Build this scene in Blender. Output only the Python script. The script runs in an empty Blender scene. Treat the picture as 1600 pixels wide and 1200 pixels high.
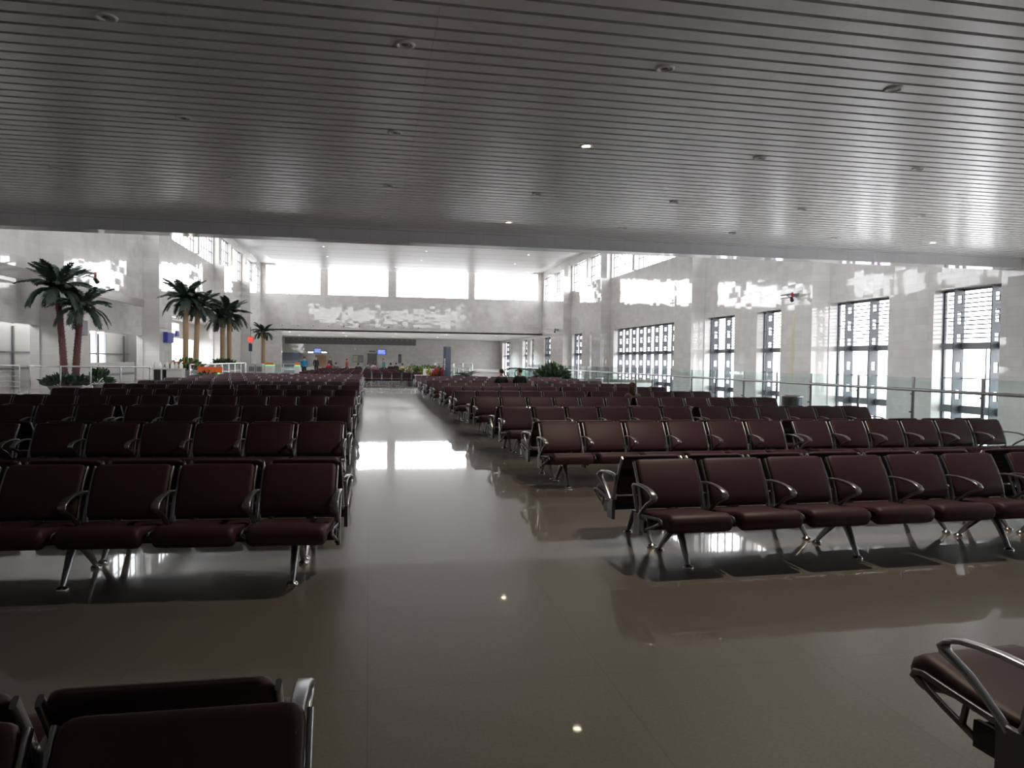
import bpy, math, random
from mathutils import Vector, Matrix
rnd = random.Random(7)
S = bpy.context.scene
COL = S.collection
PI = math.pi
sin, cos = math.sin, math.cos

# ------------------------------------------------------------------ materials
def new_mat(name):
    m = bpy.data.materials.new(name); m.use_nodes = True
    nt = m.node_tree
    return m, nt, nt.nodes['Principled BSDF']

def setp(b, **k):
    for n, v in k.items():
        b.inputs[n.replace('_', ' ')].default_value = v

def plain(name, col, rough=.5, metal=0., noise=0., nscale=40., **k):
    m, nt, b = new_mat(name)
    setp(b, Base_Color=(*col, 1), Roughness=rough, Metallic=metal, **k)
    if noise:
        tc = nt.nodes.new('ShaderNodeTexCoord'); n = nt.nodes.new('ShaderNodeTexNoise')
        n.inputs['Scale'].default_value = nscale; n.inputs['Detail'].default_value = 4
        r = nt.nodes.new('ShaderNodeMix'); r.data_type = 'RGBA'
        nt.links.new(tc.outputs['Object'], n.inputs['Vector']); nt.links.new(n.outputs['Fac'], r.inputs[0])
        r.inputs[6].default_value = (*[max(0, c * (1 - noise)) for c in col], 1)
        r.inputs[7].default_value = (*[min(1, c * (1 + noise)) for c in col], 1)
        nt.links.new(r.outputs[2], b.inputs['Base Color'])
    return m

def glow(name, col, s):
    m, nt, b = new_mat(name)
    setp(b, Base_Color=(*col, 1), Emission_Color=(*col, 1), Emission_Strength=s)
    return m

def stone(name, axes, size, col, var, rough, tilt, wave=0., mortar=.012, mcol=None, coat=0., speck=0.):
    """polished stone slabs laid in a grid; every slab has its own tone and a hair of its own tilt"""
    m, nt, b = new_mat(name); L = nt.links.new; N = nt.nodes.new
    def vm(op, a, v=None):
        n = N('ShaderNodeVectorMath'); n.operation = op
        L(a, n.inputs[0])
        if v is not None:
            if hasattr(v, 'links'): L(v, n.inputs[1])
            else: n.inputs[1].default_value = v
        return n.outputs[0]
    def ma(op, a, v=None, c=None):
        n = N('ShaderNodeMath'); n.operation = op
        L(a, n.inputs[0])
        if v is not None:
            if hasattr(v, 'links'): L(v, n.inputs[1])
            else: n.inputs[1].default_value = v
        return n.outputs[0]
    g = N('ShaderNodeNewGeometry'); sp = N('ShaderNodeSeparateXYZ'); L(g.outputs['Position'], sp.inputs[0])
    cb = N('ShaderNodeCombineXYZ'); L(sp.outputs[axes[0]], cb.inputs[0]); L(sp.outputs[axes[1]], cb.inputs[1])
    q = vm('DIVIDE', cb.outputs[0], (size[0], size[1], 1)); fl = vm('FLOOR', q)
    wn = N('ShaderNodeTexWhiteNoise'); wn.noise_dimensions = '2D'; L(fl, wn.inputs['Vector'])
    fr = N('ShaderNodeSeparateXYZ'); L(vm('FRACTION', q), fr.inputs[0])
    def edge(o, s):
        a = ma('MULTIPLY', o, s); inv = ma('MULTIPLY', ma('SUBTRACT', o, 1.), -s)
        return ma('LESS_THAN', ma('MINIMUM', a, inv), mortar / 2)
    jn = ma('MAXIMUM', edge(fr.outputs[0], size[0]), edge(fr.outputs[1], size[1]))
    r1 = N('ShaderNodeMix'); r1.data_type = 'RGBA'; L(wn.outputs['Value'], r1.inputs[0])
    r1.inputs[6].default_value = (*[c * (1 - var) for c in col], 1); r1.inputs[7].default_value = (*[c * (1 + var) for c in col], 1)
    out = r1.outputs[2]
    ns = N('ShaderNodeTexNoise'); ns.inputs['Scale'].default_value = 60 if speck else 1.3; ns.inputs['Detail'].default_value = 5
    L(g.outputs['Position'], ns.inputs['Vector'])
    r2 = N('ShaderNodeMix'); r2.data_type = 'RGBA'; r2.blend_type = 'MULTIPLY'; r2.inputs[0].default_value = speck or .25
    L(out, r2.inputs[6]); cr = N('ShaderNodeMapRange'); L(ns.outputs['Fac'], cr.inputs[0]); cr.inputs[3].default_value = .5; cr.inputs[4].default_value = 1.5
    cc = N('ShaderNodeCombineColor'); [L(cr.outputs[0], cc.inputs[i]) for i in range(3)]
    L(cc.outputs[0], r2.inputs[7])
    r3 = N('ShaderNodeMix'); r3.data_type = 'RGBA'; L(jn, r3.inputs[0]); L(r2.outputs[2], r3.inputs[6])
    r3.inputs[7].default_value = (*(mcol or [c * .6 for c in col]), 1)
    L(r3.outputs[2], b.inputs['Base Color'])
    t = vm('SCALE', vm('SUBTRACT', wn.outputs['Color'], (.5, .5, .5))); t.node.inputs[3].default_value = tilt
    nrm = vm('ADD', g.outputs['Normal'], t)
    if wave:
        n2 = N('ShaderNodeTexNoise'); n2.inputs['Scale'].default_value = 2.2; n2.inputs['Detail'].default_value = 2
        L(g.outputs['Position'], n2.inputs['Vector'])
        t2 = vm('SCALE', vm('SUBTRACT', n2.outputs['Color'], (.5, .5, .5))); t2.node.inputs[3].default_value = wave
        nrm = vm('ADD', nrm, t2)
    nn = vm('NORMALIZE', nrm)
    if coat:
        setp(b, Coat_Weight=coat, Coat_Roughness=.03); L(nn, b.inputs['Coat Normal'])
        L(nn, b.inputs['Normal'])
    else: L(nn, b.inputs['Normal'])
    setp(b, Roughness=rough)
    return m

def glass(name, tint, refl=.06):
    m = bpy.data.materials.new(name); m.use_nodes = True; nt = m.node_tree; nt.nodes.clear(); N = nt.nodes.new; L = nt.links.new
    o = N('ShaderNodeOutputMaterial'); mx = N('ShaderNodeMixShader'); tr = N('ShaderNodeBsdfTransparent'); gl = N('ShaderNodeBsdfGlossy')
    tr.inputs[0].default_value = (*tint, 1); gl.inputs['Roughness'].default_value = .02
    fr = N('ShaderNodeLayerWeight'); fr.inputs[0].default_value = .5
    pw = N('ShaderNodeMath'); pw.operation = 'POWER'; pw.inputs[1].default_value = 5; L(fr.outputs['Facing'], pw.inputs[0])
    mu = N('ShaderNodeMath'); mu.operation = 'MULTIPLY_ADD'; mu.inputs[1].default_value = .9 * refl / .06; mu.inputs[2].default_value = .035
    L(pw.outputs[0], mu.inputs[0]); L(mu.outputs[0], mx.inputs[0]); L(tr.outputs[0], mx.inputs[1]); L(gl.outputs[0], mx.inputs[2]); L(mx.outputs[0], o.inputs[0])
    return m

STONE = (.62, .605, .585)
M = {
 'wx': stone('polished stone yz', (1, 2), (.8, .4), STONE, .05, .04, .017, .003, mortar=.006, mcol=(.46, .45, .43)),
 'wy': stone('polished stone xz', (0, 2), (.8, .4), STONE, .05, .04, .017, .003, mortar=.006, mcol=(.46, .45, .43)),
 'floor': stone('polished granite floor', (0, 1), (1.2, 1.2), (.205, .18, .158), .05, .34, .0016, .0035, mortar=.006, mcol=(.165, .145, .127), coat=.75, speck=.55),
 'lower': plain('lower hall floor', (.5, .5, .5), .3),
 'slat': plain('painted aluminium slat', (.8, .79, .77), .24, .0, Specular_IOR_Level=.6),
 'void': plain('dark ceiling plenum', (.012, .012, .012), .9),
 'fascia': stone('fascia panel', (0, 2), (1.25, 3), (.7, .7, .72), .02, .1, .006, .01, mortar=.006),
 'white': plain('white ceiling panel', (.66, .66, .66), .42, .0, Specular_IOR_Level=.2),
 'plaster': plain('white plaster', (.72, .72, .7), .6),
 'band': plain('brown grey stone band', (.33, .3, .28), .3, noise=.1, nscale=3),
 'frame': plain('dark grey steel', (.075, .08, .09), .4, .3),
 'frame2': plain('grey painted steel', (.2, .21, .23), .4, .2),
 'chrome': plain('brushed steel', (.62, .62, .63), .24, 1.),
 'alu': plain('cast aluminium', (.42, .42, .44), .3, 1.),
 'cast': plain('dark cast aluminium', (.17, .17, .18), .38, .9),
 'dark': plain('black coated steel', (.03, .03, .032), .35, .4),
 'fabric': plain('maroon leatherette', (.056, .0175, .0245), .55, noise=.18, nscale=160),
 'glass': glass('clear glass', (.965, .965, .965)),
 'bglass': glass('green tinted glass', (.9, .96, .95), .06),
 'lamp': glow('lit lamp', (1., .86, .62), 2.5),
 'lens': plain('silver lamp bowl', (.5, .5, .5), .12, 1.),
 'trunk': plain('reddish palm bark', (.12, .05, .045), .8, noise=.4, nscale=14),
 'tan': plain('tan palm bark', (.34, .23, .13), .8, noise=.25, nscale=14),
 'frond': plain('dark green frond', (.022, .045, .027), .5, noise=.4, nscale=3),
 'leaf': plain('green leaf', (.05, .11, .035), .5, noise=.4, nscale=8),
 'leafy': plain('yellow green leaf', (.13, .2, .04), .5, noise=.4, nscale=8),
 'red': plain('red bract', (.45, .02, .03), .5, noise=.3, nscale=8),
 'yellow': plain('yellow petal', (.75, .55, .04), .5),
 'pink': plain('pale pink petal', (.75, .5, .5), .5),
 'stain': plain('ochre stain', (.56, .5, .36), .3, noise=.2, nscale=3),
 'planter': plain('grey planter', (.3, .3, .3), .5),
 'cabinet': plain('pale grey cabinet', (.55, .54, .51), .4),
 'paper': plain('white paper', (.8, .8, .78), .6),
 'ltgrey': plain('light grey panel', (.6, .6, .58), .25),
 'blue': plain('navy blue panel', (.011, .02, .056), .3),
 'bluesign': plain('blue sign face', (.05, .06, .38), .35),
 'screen': glow('blue lit screen', (.12, .2, .95), .1),
 'screen2': glow('pale blue screen', (.2, .3, .8), .05),
 'screenline': glow('pale screen text', (.6, .7, 1.), .1),
 'dull': plain('grey display face', (.2, .2, .23), .2),
 'led': glow('white led text', (1., 1., 1.), .35),
 'redled': glow('red led', (1., .05, .04), .13),
 'green': glow('green led', (.1, 1., .3), .1),
 'orange': plain('orange red panel', (.75, .14, .04), .4),
 'wood': plain('tan wood', (.3, .17, .09), .5, noise=.2, nscale=9),
 'doorgrey': plain('grey door leaf', (.13, .13, .125), .4),
 'board': plain('pale notice', (.5, .5, .38), .5),
 'skin': plain('skin', (.5, .3, .21), .55), 'black': plain('black cloth', (.012, .012, .014), .8),
 'hair': plain('black hair', (.012, .009, .008), .5), 'brownhair': plain('brown hair', (.06, .03, .018), .45, noise=.3, nscale=60),
 'cyan': plain('bright blue jacket', (.01, .2, .36), .6), 'teal': plain('teal shirt', (.05, .22, .27), .7),
 'navy': plain('dark jacket', (.016, .018, .026), .75), 'redcloth': plain('red jacket', (.35, .012, .02), .7),
 'grey': plain('grey cloth', (.16, .15, .15), .8), 'whitecloth': plain('white shirt', (.6, .58, .58), .8), 'yellowcloth': plain('yellow shirt', (.5, .42, .12), .8),
 'mauve': plain('mauve shirt', (.25, .14, .17), .8),
 'shoe': plain('dark shoe', (.02, .02, .02), .5), 'eye': plain('dark eye', (.01, .01, .01), .3), 'lip': plain('lip', (.35, .12, .1), .5),
 'concrete': plain('pale concrete outside', (.5, .5, .5), .9),
 'beige': plain('dusky pink clothing', (.16, .09, .08), .8),
}

# ------------------------------------------------------------------ mesh builder
class MB:
    def __init__(s): s.v = []; s.f = []; s.m = []; s.sm = []; s.mats = []
    def mi(s, mat):
        if mat not in s.mats: s.mats.append(mat)
        return s.mats.index(mat)
    def add(s, vs, fs, mat, smooth=False, T=None):
        b = len(s.v); k = s.mi(mat)
        s.v += [tuple(T @ Vector(p)) if T is not None else tuple(p) for p in vs]
        for f in fs: s.f.append([b + i for i in f]); s.m.append(k); s.sm.append(smooth)
        return s
    def box(s, x0, x1, y0, y1, z0, z1, mat, T=None):
        vs = [(x, y, z) for x in (x0, x1) for y in (y0, y1) for z in (z0, z1)]
        return s.add(vs, [(0, 1, 3, 2), (4, 6, 7, 5), (0, 4, 5, 1), (2, 3, 7, 6), (0, 2, 6, 4), (1, 5, 7, 3)], mat, False, T)
    def loft(s, rings, mat, smooth=True, cap=True, T=None):
        n = len(rings[0]); vs = [p for r in rings for p in r]; fs = []
        for i in range(len(rings) - 1):
            for j in range(n):
                a, b = i * n + j, i * n + (j + 1) % n
                fs.append((a, b, b + n, a + n))
        s.add(vs, fs, mat, smooth, T)
        if cap:
            s.add(rings[0], [tuple(range(n))[::-1]], mat, False, T); s.add(rings[-1], [tuple(range(n))], mat, False, T)
        return s
    def tube(s, pts, r, mat, n=8, cap=True, T=None, squash=None):
        pts = [Vector(p) for p in pts]; rs = r if isinstance(r, (list, tuple)) else [r] * len(pts); rings = []
        for i, p in enumerate(pts):
            d = (pts[min(i + 1, len(pts) - 1)] - pts[max(i - 1, 0)]).normalized()
            u = d.cross(Vector((0, 0, 1)) if abs(d.z) < .9 else Vector((1, 0, 0))).normalized(); w = d.cross(u)
            rings.append([p + u * cos(2 * PI * k / n) * rs[i] + w * sin(2 * PI * k / n) * rs[i] for k in range(n)])
        return s.loft(rings, mat, True, cap, T)
    def lathe(s, prof, mat, n=24, at=(0, 0, 0), T=None, cap=True):
        rings = [[(at[0] + r * cos(2 * PI * k / n), at[1] + r * sin(2 * PI * k / n), at[2] + z) for k in range(n)] for r, z in prof]
        return s.loft(rings, mat, True, cap, T)
    def strap(s, path, x0, x1, t, mat, T=None, widths=None):
        """flat bar bent along a yz path, from x0 to x1 wide, t thick"""
        P = [Vector((0, a, b)) for a, b in path]; rings = []
        for i, p in enumerate(P):
            d = (P[min(i + 1, len(P) - 1)] - P[max(i - 1, 0)]).normalized(); n = Vector((0, -d.z, d.y)) * t / 2
            c = (x0 + x1) / 2; h = (x1 - x0) / 2 * (widths[i] if widths else 1)
            rings.append([(c - h, p.y + n.y * .5, p.z + n.z * .5), (c - h * .7, p.y + n.y, p.z + n.z), (c + h * .7, p.y + n.y, p.z + n.z), (c + h, p.y + n.y * .5, p.z + n.z * .5),
                          (c + h, p.y - n.y * .5, p.z - n.z * .5), (c + h * .7, p.y - n.y, p.z - n.z), (c - h * .7, p.y - n.y, p.z - n.z), (c - h, p.y - n.y * .5, p.z - n.z * .5)])
        return s.loft(rings, mat, True, True, T)
    def ball(s, c, r, mat, n=12, T=None):
        rx, ry, rz = r if isinstance(r, (tuple, list)) else (r, r, r)
        rings = []
        for i in range(1, n):
            a = PI * i / n
            rings.append([(c[0] + rx * sin(a) * cos(2 * PI * k / n), c[1] + ry * sin(a) * sin(2 * PI * k / n), c[2] + rz * cos(a)) for k in range(n)][::-1])
        return s.loft(rings, mat, True, True, T)
    def mesh(s, name):
        me = bpy.data.meshes.new(name); me.from_pydata(s.v, [], s.f); me.update()
        for m in s.mats: me.materials.append(m)
        me.polygons.foreach_set('material_index', s.m); me.polygons.foreach_set('use_smooth', s.sm)
        return me
    def build(s, name, parent=None, loc=(0, 0, 0), rz=0):
        return put(name, s.mesh(name), parent, loc, rz)

def put(name, me, parent=None, loc=(0, 0, 0), rz=0):
    o = bpy.data.objects.new(name, me); COL.objects.link(o); o.location = loc; o.rotation_euler = (0, 0, rz)
    if parent is not None: o.parent = parent
    return o
def empty(name, loc=(0, 0, 0), rz=0): return put(name, None, None, loc, rz)
def tag(o, label=None, cat=None, group=None, kind=None):
    for k, v in (('label', label), ('category', cat), ('group', group), ('kind', kind)):
        if v: o[k] = v
    return o
def structure(mb, name, label, cat): return tag(mb.build(name), label, cat, None, 'structure')
def children_of(o, cache={}): return list(o.children)
def copy_tree(o, parent=None):
    c = o.copy(); COL.objects.link(c); c.parent = parent
    for ch in KIDS.get(o.name, ()): copy_tree(ch, c)
    return c
KIDS = {}
def kid(o):
    KIDS.setdefault(o.parent.name, []).append(o); return o
ORD = ['first', 'second', 'third', 'fourth', 'fifth', 'sixth', 'seventh', 'eighth', 'ninth', 'tenth', 'eleventh', 'twelfth']

# ------------------------------------------------------------------ setting: walls, floors, ceilings
XL, XR, YF, YB = -15.4, 26.2, 112., 150.       # side walls, far wall of the high hall, end wall of the low lobby
def wall(mb, ax, pos, thick, s0, s1, z0, z1, holes, mat):
    """solid wall with rectangular holes; ax='x': plane x=pos running along y; ax='y': plane y=pos running along x; thick is signed"""
    ss = sorted({s0, s1, *[min(max(h[k], s0), s1) for h in holes for k in (0, 1)]}); zs = sorted({z0, z1, *[min(max(h[k], z0), z1) for h in holes for k in (2, 3)]})
    def solid(i, j):
        if i < 0 or j < 0 or i >= len(ss) - 1 or j >= len(zs) - 1: return False
        a, b = (ss[i] + ss[i + 1]) / 2, (zs[j] + zs[j + 1]) / 2
        return not any(h[0] < a < h[1] and h[2] < b < h[3] for h in holes)
    P = (lambda s, z, t: (pos + t, s, z)) if ax == 'x' else (lambda s, z, t: (s, pos + t, z))
    for i in range(len(ss) - 1):
        for j in range(len(zs) - 1):
            if not solid(i, j): continue
            a, b, c, d = ss[i], ss[i + 1], zs[j], zs[j + 1]
            mb.add([P(a, c, 0), P(b, c, 0), P(b, d, 0), P(a, d, 0)], [(0, 1, 2, 3)], mat)
            mb.add([P(a, c, thick), P(b, c, thick), P(b, d, thick), P(a, d, thick)], [(3, 2, 1, 0)], mat)
            for (ii, jj, e) in ((i - 1, j, ((a, c), (a, d))), (i + 1, j, ((b, c), (b, d))), (i, j - 1, ((a, c), (b, c))), (i, j + 1, ((a, d), (b, d)))):
                if not solid(ii, jj):
                    p, q = e; mb.add([P(*p, 0), P(*q, 0), P(*q, thick), P(*p, thick)], [(0, 1, 2, 3)], mat)

PIL = [(7, 10), (23, 25.9), (39, 42.3), (55.4, 58.8), (79, 82.4), (95.3, 98.9)]
SILL, HEAD, TOP = 10.85, 14.2, 15.2
# clerestory openings, the same on both side walls
CLER = [(26.4, 31.2), (31.8, 38.8), (42.6, 47.6), (48.2, 55.2), (59.2, 71), (71.8, 78.8), (82.8, 87.2), (87.9, 95.1), (99.2, 104), (104.6, 111.3)]
# tall windows of the window wall
WIN = [(1.7, 6.7), (10.2, 15), (18, 22.9), (26.0, 30.85), (33.95, 38.95), (42.4, 47.2), (50.4, 55.35), (59.4, 77.8), (82.5, 86.7), (90.2, 94.8), (99, 102.6), (106.7, 110.8), (118, 120.6), (123.4, 127), (139, 147)]
ZW0, ZW1 = -4.6, 5.15

w = MB(); wall(w, 'x', XR, .7, -8, YB, -6, TOP, [(*c, SILL, HEAD) for c in CLER] + [(*c, ZW0, ZW1) for c in WIN], M['wx'])
for a, b in PIL: w.box(25.1, XR, a, b, -6, SILL if a > 25 else 5.9, M['wx'])
structure(w, 'wall_right', 'polished stone wall with tall windows beyond the glass balustrade', 'wall')
w = MB()
LOW = [(10.2, 22.8, 0, 3), (26.1, 38.9, 0, 3), (42.4, 55.3, 0, 3), (58.9, 78.9, 0, 4.82)]
wall(w, 'x', XL, -.4, -8, YF, 0, TOP, [(*c, SILL, HEAD) for c in CLER] + LOW, M['wx'])
for a, b in PIL: w.box(XL, -14.35, a, b, 0, SILL if a > 25 else 5.9, M['wx'])
structure(w, 'wall_left', 'polished stone wall with piers behind the palm trees', 'wall')
# clerestory posts standing on the piers and between them
w = MB()
for a, b in ((39, 40.3), (55.4, 56.6), (79, 80.2), (95.3, 96.5), (25.9, 26.4)):
    w.box(25.7, XR, a, b, SILL, HEAD, M['wx']); w.box(XL, XL + .5, a, b, SILL, HEAD, M['wx'])
for a in (31.2, 47.6, 71, 87.2, 104):
    w.box(25.95, XR, a, a + .6, SILL, HEAD, M['wx']); w.box(XL, XL + .25, a, a + .6, SILL, HEAD, M['wx'])
structure(w, 'trim_1', 'slim stone posts between the high side windows', 'post')
w = MB(); FW = [(-14.74, -7.1), (-6.05, 2.7), (3.84, 14.65), (15.63, 25.38)]
wall(w, 'y', YF, .8, XL, XR, 0, TOP, [(*f, SILL, 15.0) for f in FW] + [(-12.5, XR + 1, -1, 5.55)], M['wy'])
structure(w, 'wall_far', 'stone end wall above the low lobby under four bright windows', 'wall')
w = MB(); wall(w, 'y', 25.05, .6, XL, XR, 5.95, TOP, [(*f, SILL, 15.0) for f in FW], M['wy'])
structure(w, 'wall_near', 'stone wall above the beam of the low slatted ceiling', 'wall')
w = MB(); w.box(XL, XR, 25, 25.7, 5.48, 5.95, M['fascia']); w.box(XL, XR, 24.9, 25, 5.85, 5.95, M['fascia'])
structure(w, 'trim_2', 'glossy grey beam along the edge of the slatted ceiling', 'beam')
w = MB(); wall(w, 'y', YB, .4, -17, XR, 0, 6, [], M['wy']); structure(w, 'wall_back', 'plain stone wall at the very back of the low lobby', 'wall')
w = MB(); w.box(-17.2, -16.8, YF + .8, YB, 0, 6, M['wx']); structure(w, 'wall_lobby', 'stone side wall of the low lobby', 'wall')
w = MB(); w.box(XL - .4, XR + .7, -8.4, -8, -6, 6.2, M['wy']); structure(w, 'wall_rear', 'stone wall closing the waiting hall behind', 'wall')
# floor with the stair void along the window wall
VX, VY = 11.85, 66.
w = MB(); w.box(-20, VX, -8, YB, -.3, 0, M['floor']); w.box(VX, XR, VY, YB, -.3, 0, M['floor'])
structure(w, 'floor', 'polished brown granite floor with bright window reflections in the aisle', 'floor')
w = MB(); w.box(VX - .2, XR, -8, VY, -6.3, -6, M['lower']); w.box(VX - .1, VX, -8, VY, -6, -.3, M['plaster']); w.box(VX, XR, VY, VY + .1, -6, -.3, M['plaster'])
structure(w, 'floor_lower', 'floor of the storey below, down in the stair void', 'floor')
w = MB(); w.box(-90, 160, -90, 240, -6.7, -6.5, M['concrete']); structure(w, 'ground_outside', 'pale paved forecourt outside the tall windows', 'ground')
# recess behind the palm side wall
w = MB(); wall(w, 'x', -17.1, -.3, 8, 80, 0, 5, [(50.3, 51.4, .95, 3.2), (51.75, 53.0, .95, 3.2), (69.6, 78.5, .05, 3.25), (69.6, 72.5, 3.7, 4.6), (24, 56, 3.5, 4.7)], M['ltgrey'])  # long upper opening is unseen, added so daylight brightens the recess
w.box(-17.1, XL - .4, 8, 80, 4.82, 5, M['plaster'])
w.box(-17.1, XL, 79, 79.4, 0, 4.82, M['ltgrey']); w.box(-17.1, XL - .4, 57.9, 58.2, 0, 5, M['ltgrey'])
structure(w, 'wall_recess', 'pale panelled wall at the back of the recess behind the palms', 'wall')
w = MB()
for a, b in ((25.9, 39), (42.3, 55.4)): w.box(XL, XL + .06, a, b, 4.98, 5.5, M['band'])
structure(w, 'trim_3', 'brown grey stone band along the wall above the palms', 'band')
w = MB(); w.box(XL - .2, XL + .35, 58.9, 79, 4.8, 4.98, M['white']); structure(w, 'trim_4', 'white ledge above the recess behind the second pair of palms', 'ledge')
# dark partition framing in the recess
w = MB()
for y in (27.5, 31.5, 36, 40.15, 44.5, 48.4, 50.2, 51.45, 51.7, 53.05, 56.8):
    w.box(-17.08, -17.0, y - .06, y + .06, 0, 3.0, M['frame2'])
w.box(-17.07, -17.02, 26, 57.8, 1.68, 1.76, M['frame2']); w.box(-17.07, -17.02, 26, 57.8, .9, .98, M['frame2'])
structure(w, 'trim_5', 'thin dark partition framing in the recess behind the palms', 'frame')

# ceilings
w = MB(); seams = [XL, .82, 5.9, 15.6, XR]; y = -5.9; PIT = .3405; y0 = 24.83 - PIT * 90
for i in range(91):
    a = y0 + i * PIT
    for k in range(4):
        x0, x1 = seams[k] + (.0015 if k else 0), seams[k + 1] - (.0015 if k < 3 else 0)
        w.add([(x0, a, 5.9), (x1, a, 5.9), (x1, a + .266, 5.9), (x0, a + .266, 5.9), (x0, a + .004, 5.945), (x1, a + .004, 5.945), (x1, a + .262, 5.945), (x0, a + .262, 5.945)],
              [(0, 3, 2, 1), (0, 1, 5, 4), (2, 3, 7, 6), (0, 4, 7, 3), (1, 2, 6, 5)], M['slat'])
w.box(XL, XR, -8, 25, 6.12, 6.2, M['void'])
structure(w, 'ceiling', 'low ceiling of long grey metal slats with dark gaps', 'ceiling')
w = MB(); w.box(XL - .4, XR + .7, 25, YF + .8, TOP, TOP + .3, M['white'])
structure(w, 'ceiling_upper', 'white soffit around the high ceiling panel', 'ceiling')
w = MB(); w.box(-12.66, 23.29, 27, 110, 14.38, 15.2, M['white'])
for k in range(1, 24): w.box(-12.66, 23.29, 27 + k * 3.46, 27.03 + k * 3.46, 14.372, 14.38, M['frame2'])
for k in range(1, 22): w.box(-12.66 + k * 1.634, -12.64 + k * 1.634, 27, 110, 14.374, 14.38, M['plaster'])
structure(w, 'ceiling_panel', 'large white ceiling panel over the high hall', 'ceiling')
w = MB(); w.box(-17, XR, YF, YB, 5.6, 5.8, M['white']); structure(w, 'ceiling_lobby', 'low white ceiling of the lobby at the back', 'ceiling')

# ------------------------------------------------------------------ windows
wn = [0]
def win_name(): wn[0] += 1; return 'window_%d' % wn[0]
def fin(mb, x0, x1, yc, z0, z1):
    """perforated steel mullion: a flat fin pierced by rounded slots"""
    t = .03; holes = [(4.45, 4.85), (3.95, 4.1), (3.55, 3.87), (2.93, 3.07), (2.72, 2.88), (1.35, 1.78), (.1, .5), (-1.6, -1.1), (-3.2, -2.8)]
    holes = [h for h in holes if h[0] > z0 + .1 and h[1] < z1 - .1]; a, b = x0 + .17, x1 - .15
    mb.box(x0, a, yc - t, yc + t, z0, z1, M['frame']); mb.box(b, x1, yc - t, yc + t, z0, z1, M['frame']); zz = z0
    for h in sorted(holes): mb.box(a, b, yc - t, yc + t, zz, h[0], M['frame']); zz = h[1]
    mb.box(a, b, yc - t, yc + t, zz, z1, M['frame'])
def tall_window(a, b, label):
    r = tag(empty(win_name(), (XR + .4, (a + b) / 2, ZW0)), label, 'window', None, 'structure'); o = (XR + .4, (a + b) / 2, ZW0)
    m = MB(); X0 = XR + .55; D = M['frame']; F2 = M['frame2']
    def bx(x0, x1, y0, y1, z0, z1, mat=D): m.box(x0 - o[0], x1 - o[0], y0 - o[1], y1 - o[1], z0 - o[2], z1 - o[2], mat)
    for y0, y1 in ((a, a + .09), (b - .09, b)): bx(X0, X0 + .12, y0, y1, ZW0, ZW1)
    bx(X0, X0 + .12, a, b, ZW1 - .1, ZW1); bx(X0, X0 + .12, a, b, ZW0, ZW0 + .1)
    bx(X0 - .03, X0 + .12, a, b, 2.38, 2.68, F2); bx(X0 - .03, X0 + .12, a, b, -.55, -.2, F2); bx(X0 - .03, X0 + .12, a, b, -2.6, -2.3, F2)
    for z in (1.05, 3.85, -1.45): bx(X0 + .02, X0 + .1, a, b, z - .025, z + .025)
    m.build('window_frame', r)
    n = max(1, round((b - a) / 2.15)); step = (b - a) / (n + .25) if b - a < 10 else (b - a) / n
    ys = [c for c in (a + 1.6, a + 3.7) if c < b - .2] if b - a < 10 else [a + step * (k + .35) for k in range(n)]
    for yc in ys:
        m = MB(); fin(m, 26.3, 26.84, yc, ZW0, ZW1); m.v = [(p[0] - o[0], p[1] - o[1], p[2] - o[2]) for p in m.v]
        m.build('mullion', r)
    m = MB()
    for k in range(11):
        z = 2.9 + k * .2
        if abs(z - 3.85) > .08: m.box(X0 + .13 - o[0], X0 + .2 - o[0], a - o[1] + .1, b - o[1] - .1, z - o[2] - .028, z - o[2] + .028, M['frame'])
    m.build('louvre', r)
    m = MB(); m.box(X0 + .05 - o[0], X0 + .06 - o[0], a - o[1], b - o[1], 0, ZW1 - ZW0, M['glass']); m.build('pane', r)
    if b - a < 6:
        m = MB(); yy = ys[0] + .75
        m.box(X0 + .03 - o[0], X0 + .08 - o[0], yy - o[1] - .02, yy - o[1] + .02, -.2 - o[2], 2.4 - o[2], D); m.build('glazing_bar', r)
WL = ['tall window beside the camera', 'tall window with perforated mullions beside the frame edge', 'tall window with perforated mullions under the slatted ceiling', 'tall louvred window next to the slatted ceiling beam', 'tall louvred window, second beyond the beam, past a broad stone pier',
      'tall louvred window half hidden behind the yellowish stained pier', 'tall louvred window one pier before the wide window', 'very wide window with a long row of perforated mullions',
      'slit of a tall window just past the wide window', 'tall dark mullioned window past the wide window', 'slit of a tall window near the end wall', 'tall window closest to the corner of the end wall',
      'slit of a tall window just inside the low lobby', 'tall narrow window in the low lobby, closer one', 'tall narrow window in the low lobby, deeper one']
for (a, b), l in zip(WIN, WL): tall_window(a, b, l)
def high_window(ax, pos, a, b, top, label, sgn):
    c = (a + b) / 2; n = max(2, round((b - a) / 1.15)); m = MB(); g = MB(); F = M['frame2']
    def bx(mb, s0, s1, t0, t1, z0, z1, mat):
        if ax == 'x': mb.box(min(t0, t1) * 1, max(t0, t1), s0 - c, s1 - c, z0 - SILL, z1 - SILL, mat)
        else: mb.box(s0 - c, s1 - c, min(t0, t1), max(t0, t1), z0 - SILL, z1 - SILL, mat)
    for k in range(n + 1):
        s = a + (b - a) * k / n; bx(m, max(a, s - .03), min(b, s + .03), 0, .08 * sgn, SILL, top, F)
    for z in (SILL + .04, SILL + 1.12, SILL + 2.24, top - .04): bx(m, a, b, .01 * sgn, .07 * sgn, z - .03, z + .03, F)
    bx(g, a, b, .035 * sgn, .045 * sgn, SILL, top, M['glass'])
    r = m.build(win_name(), None, (pos, c, SILL) if ax == 'x' else (c, pos, SILL)); tag(r, label, 'window', None, 'structure'); g.build('pane', r)
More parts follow.
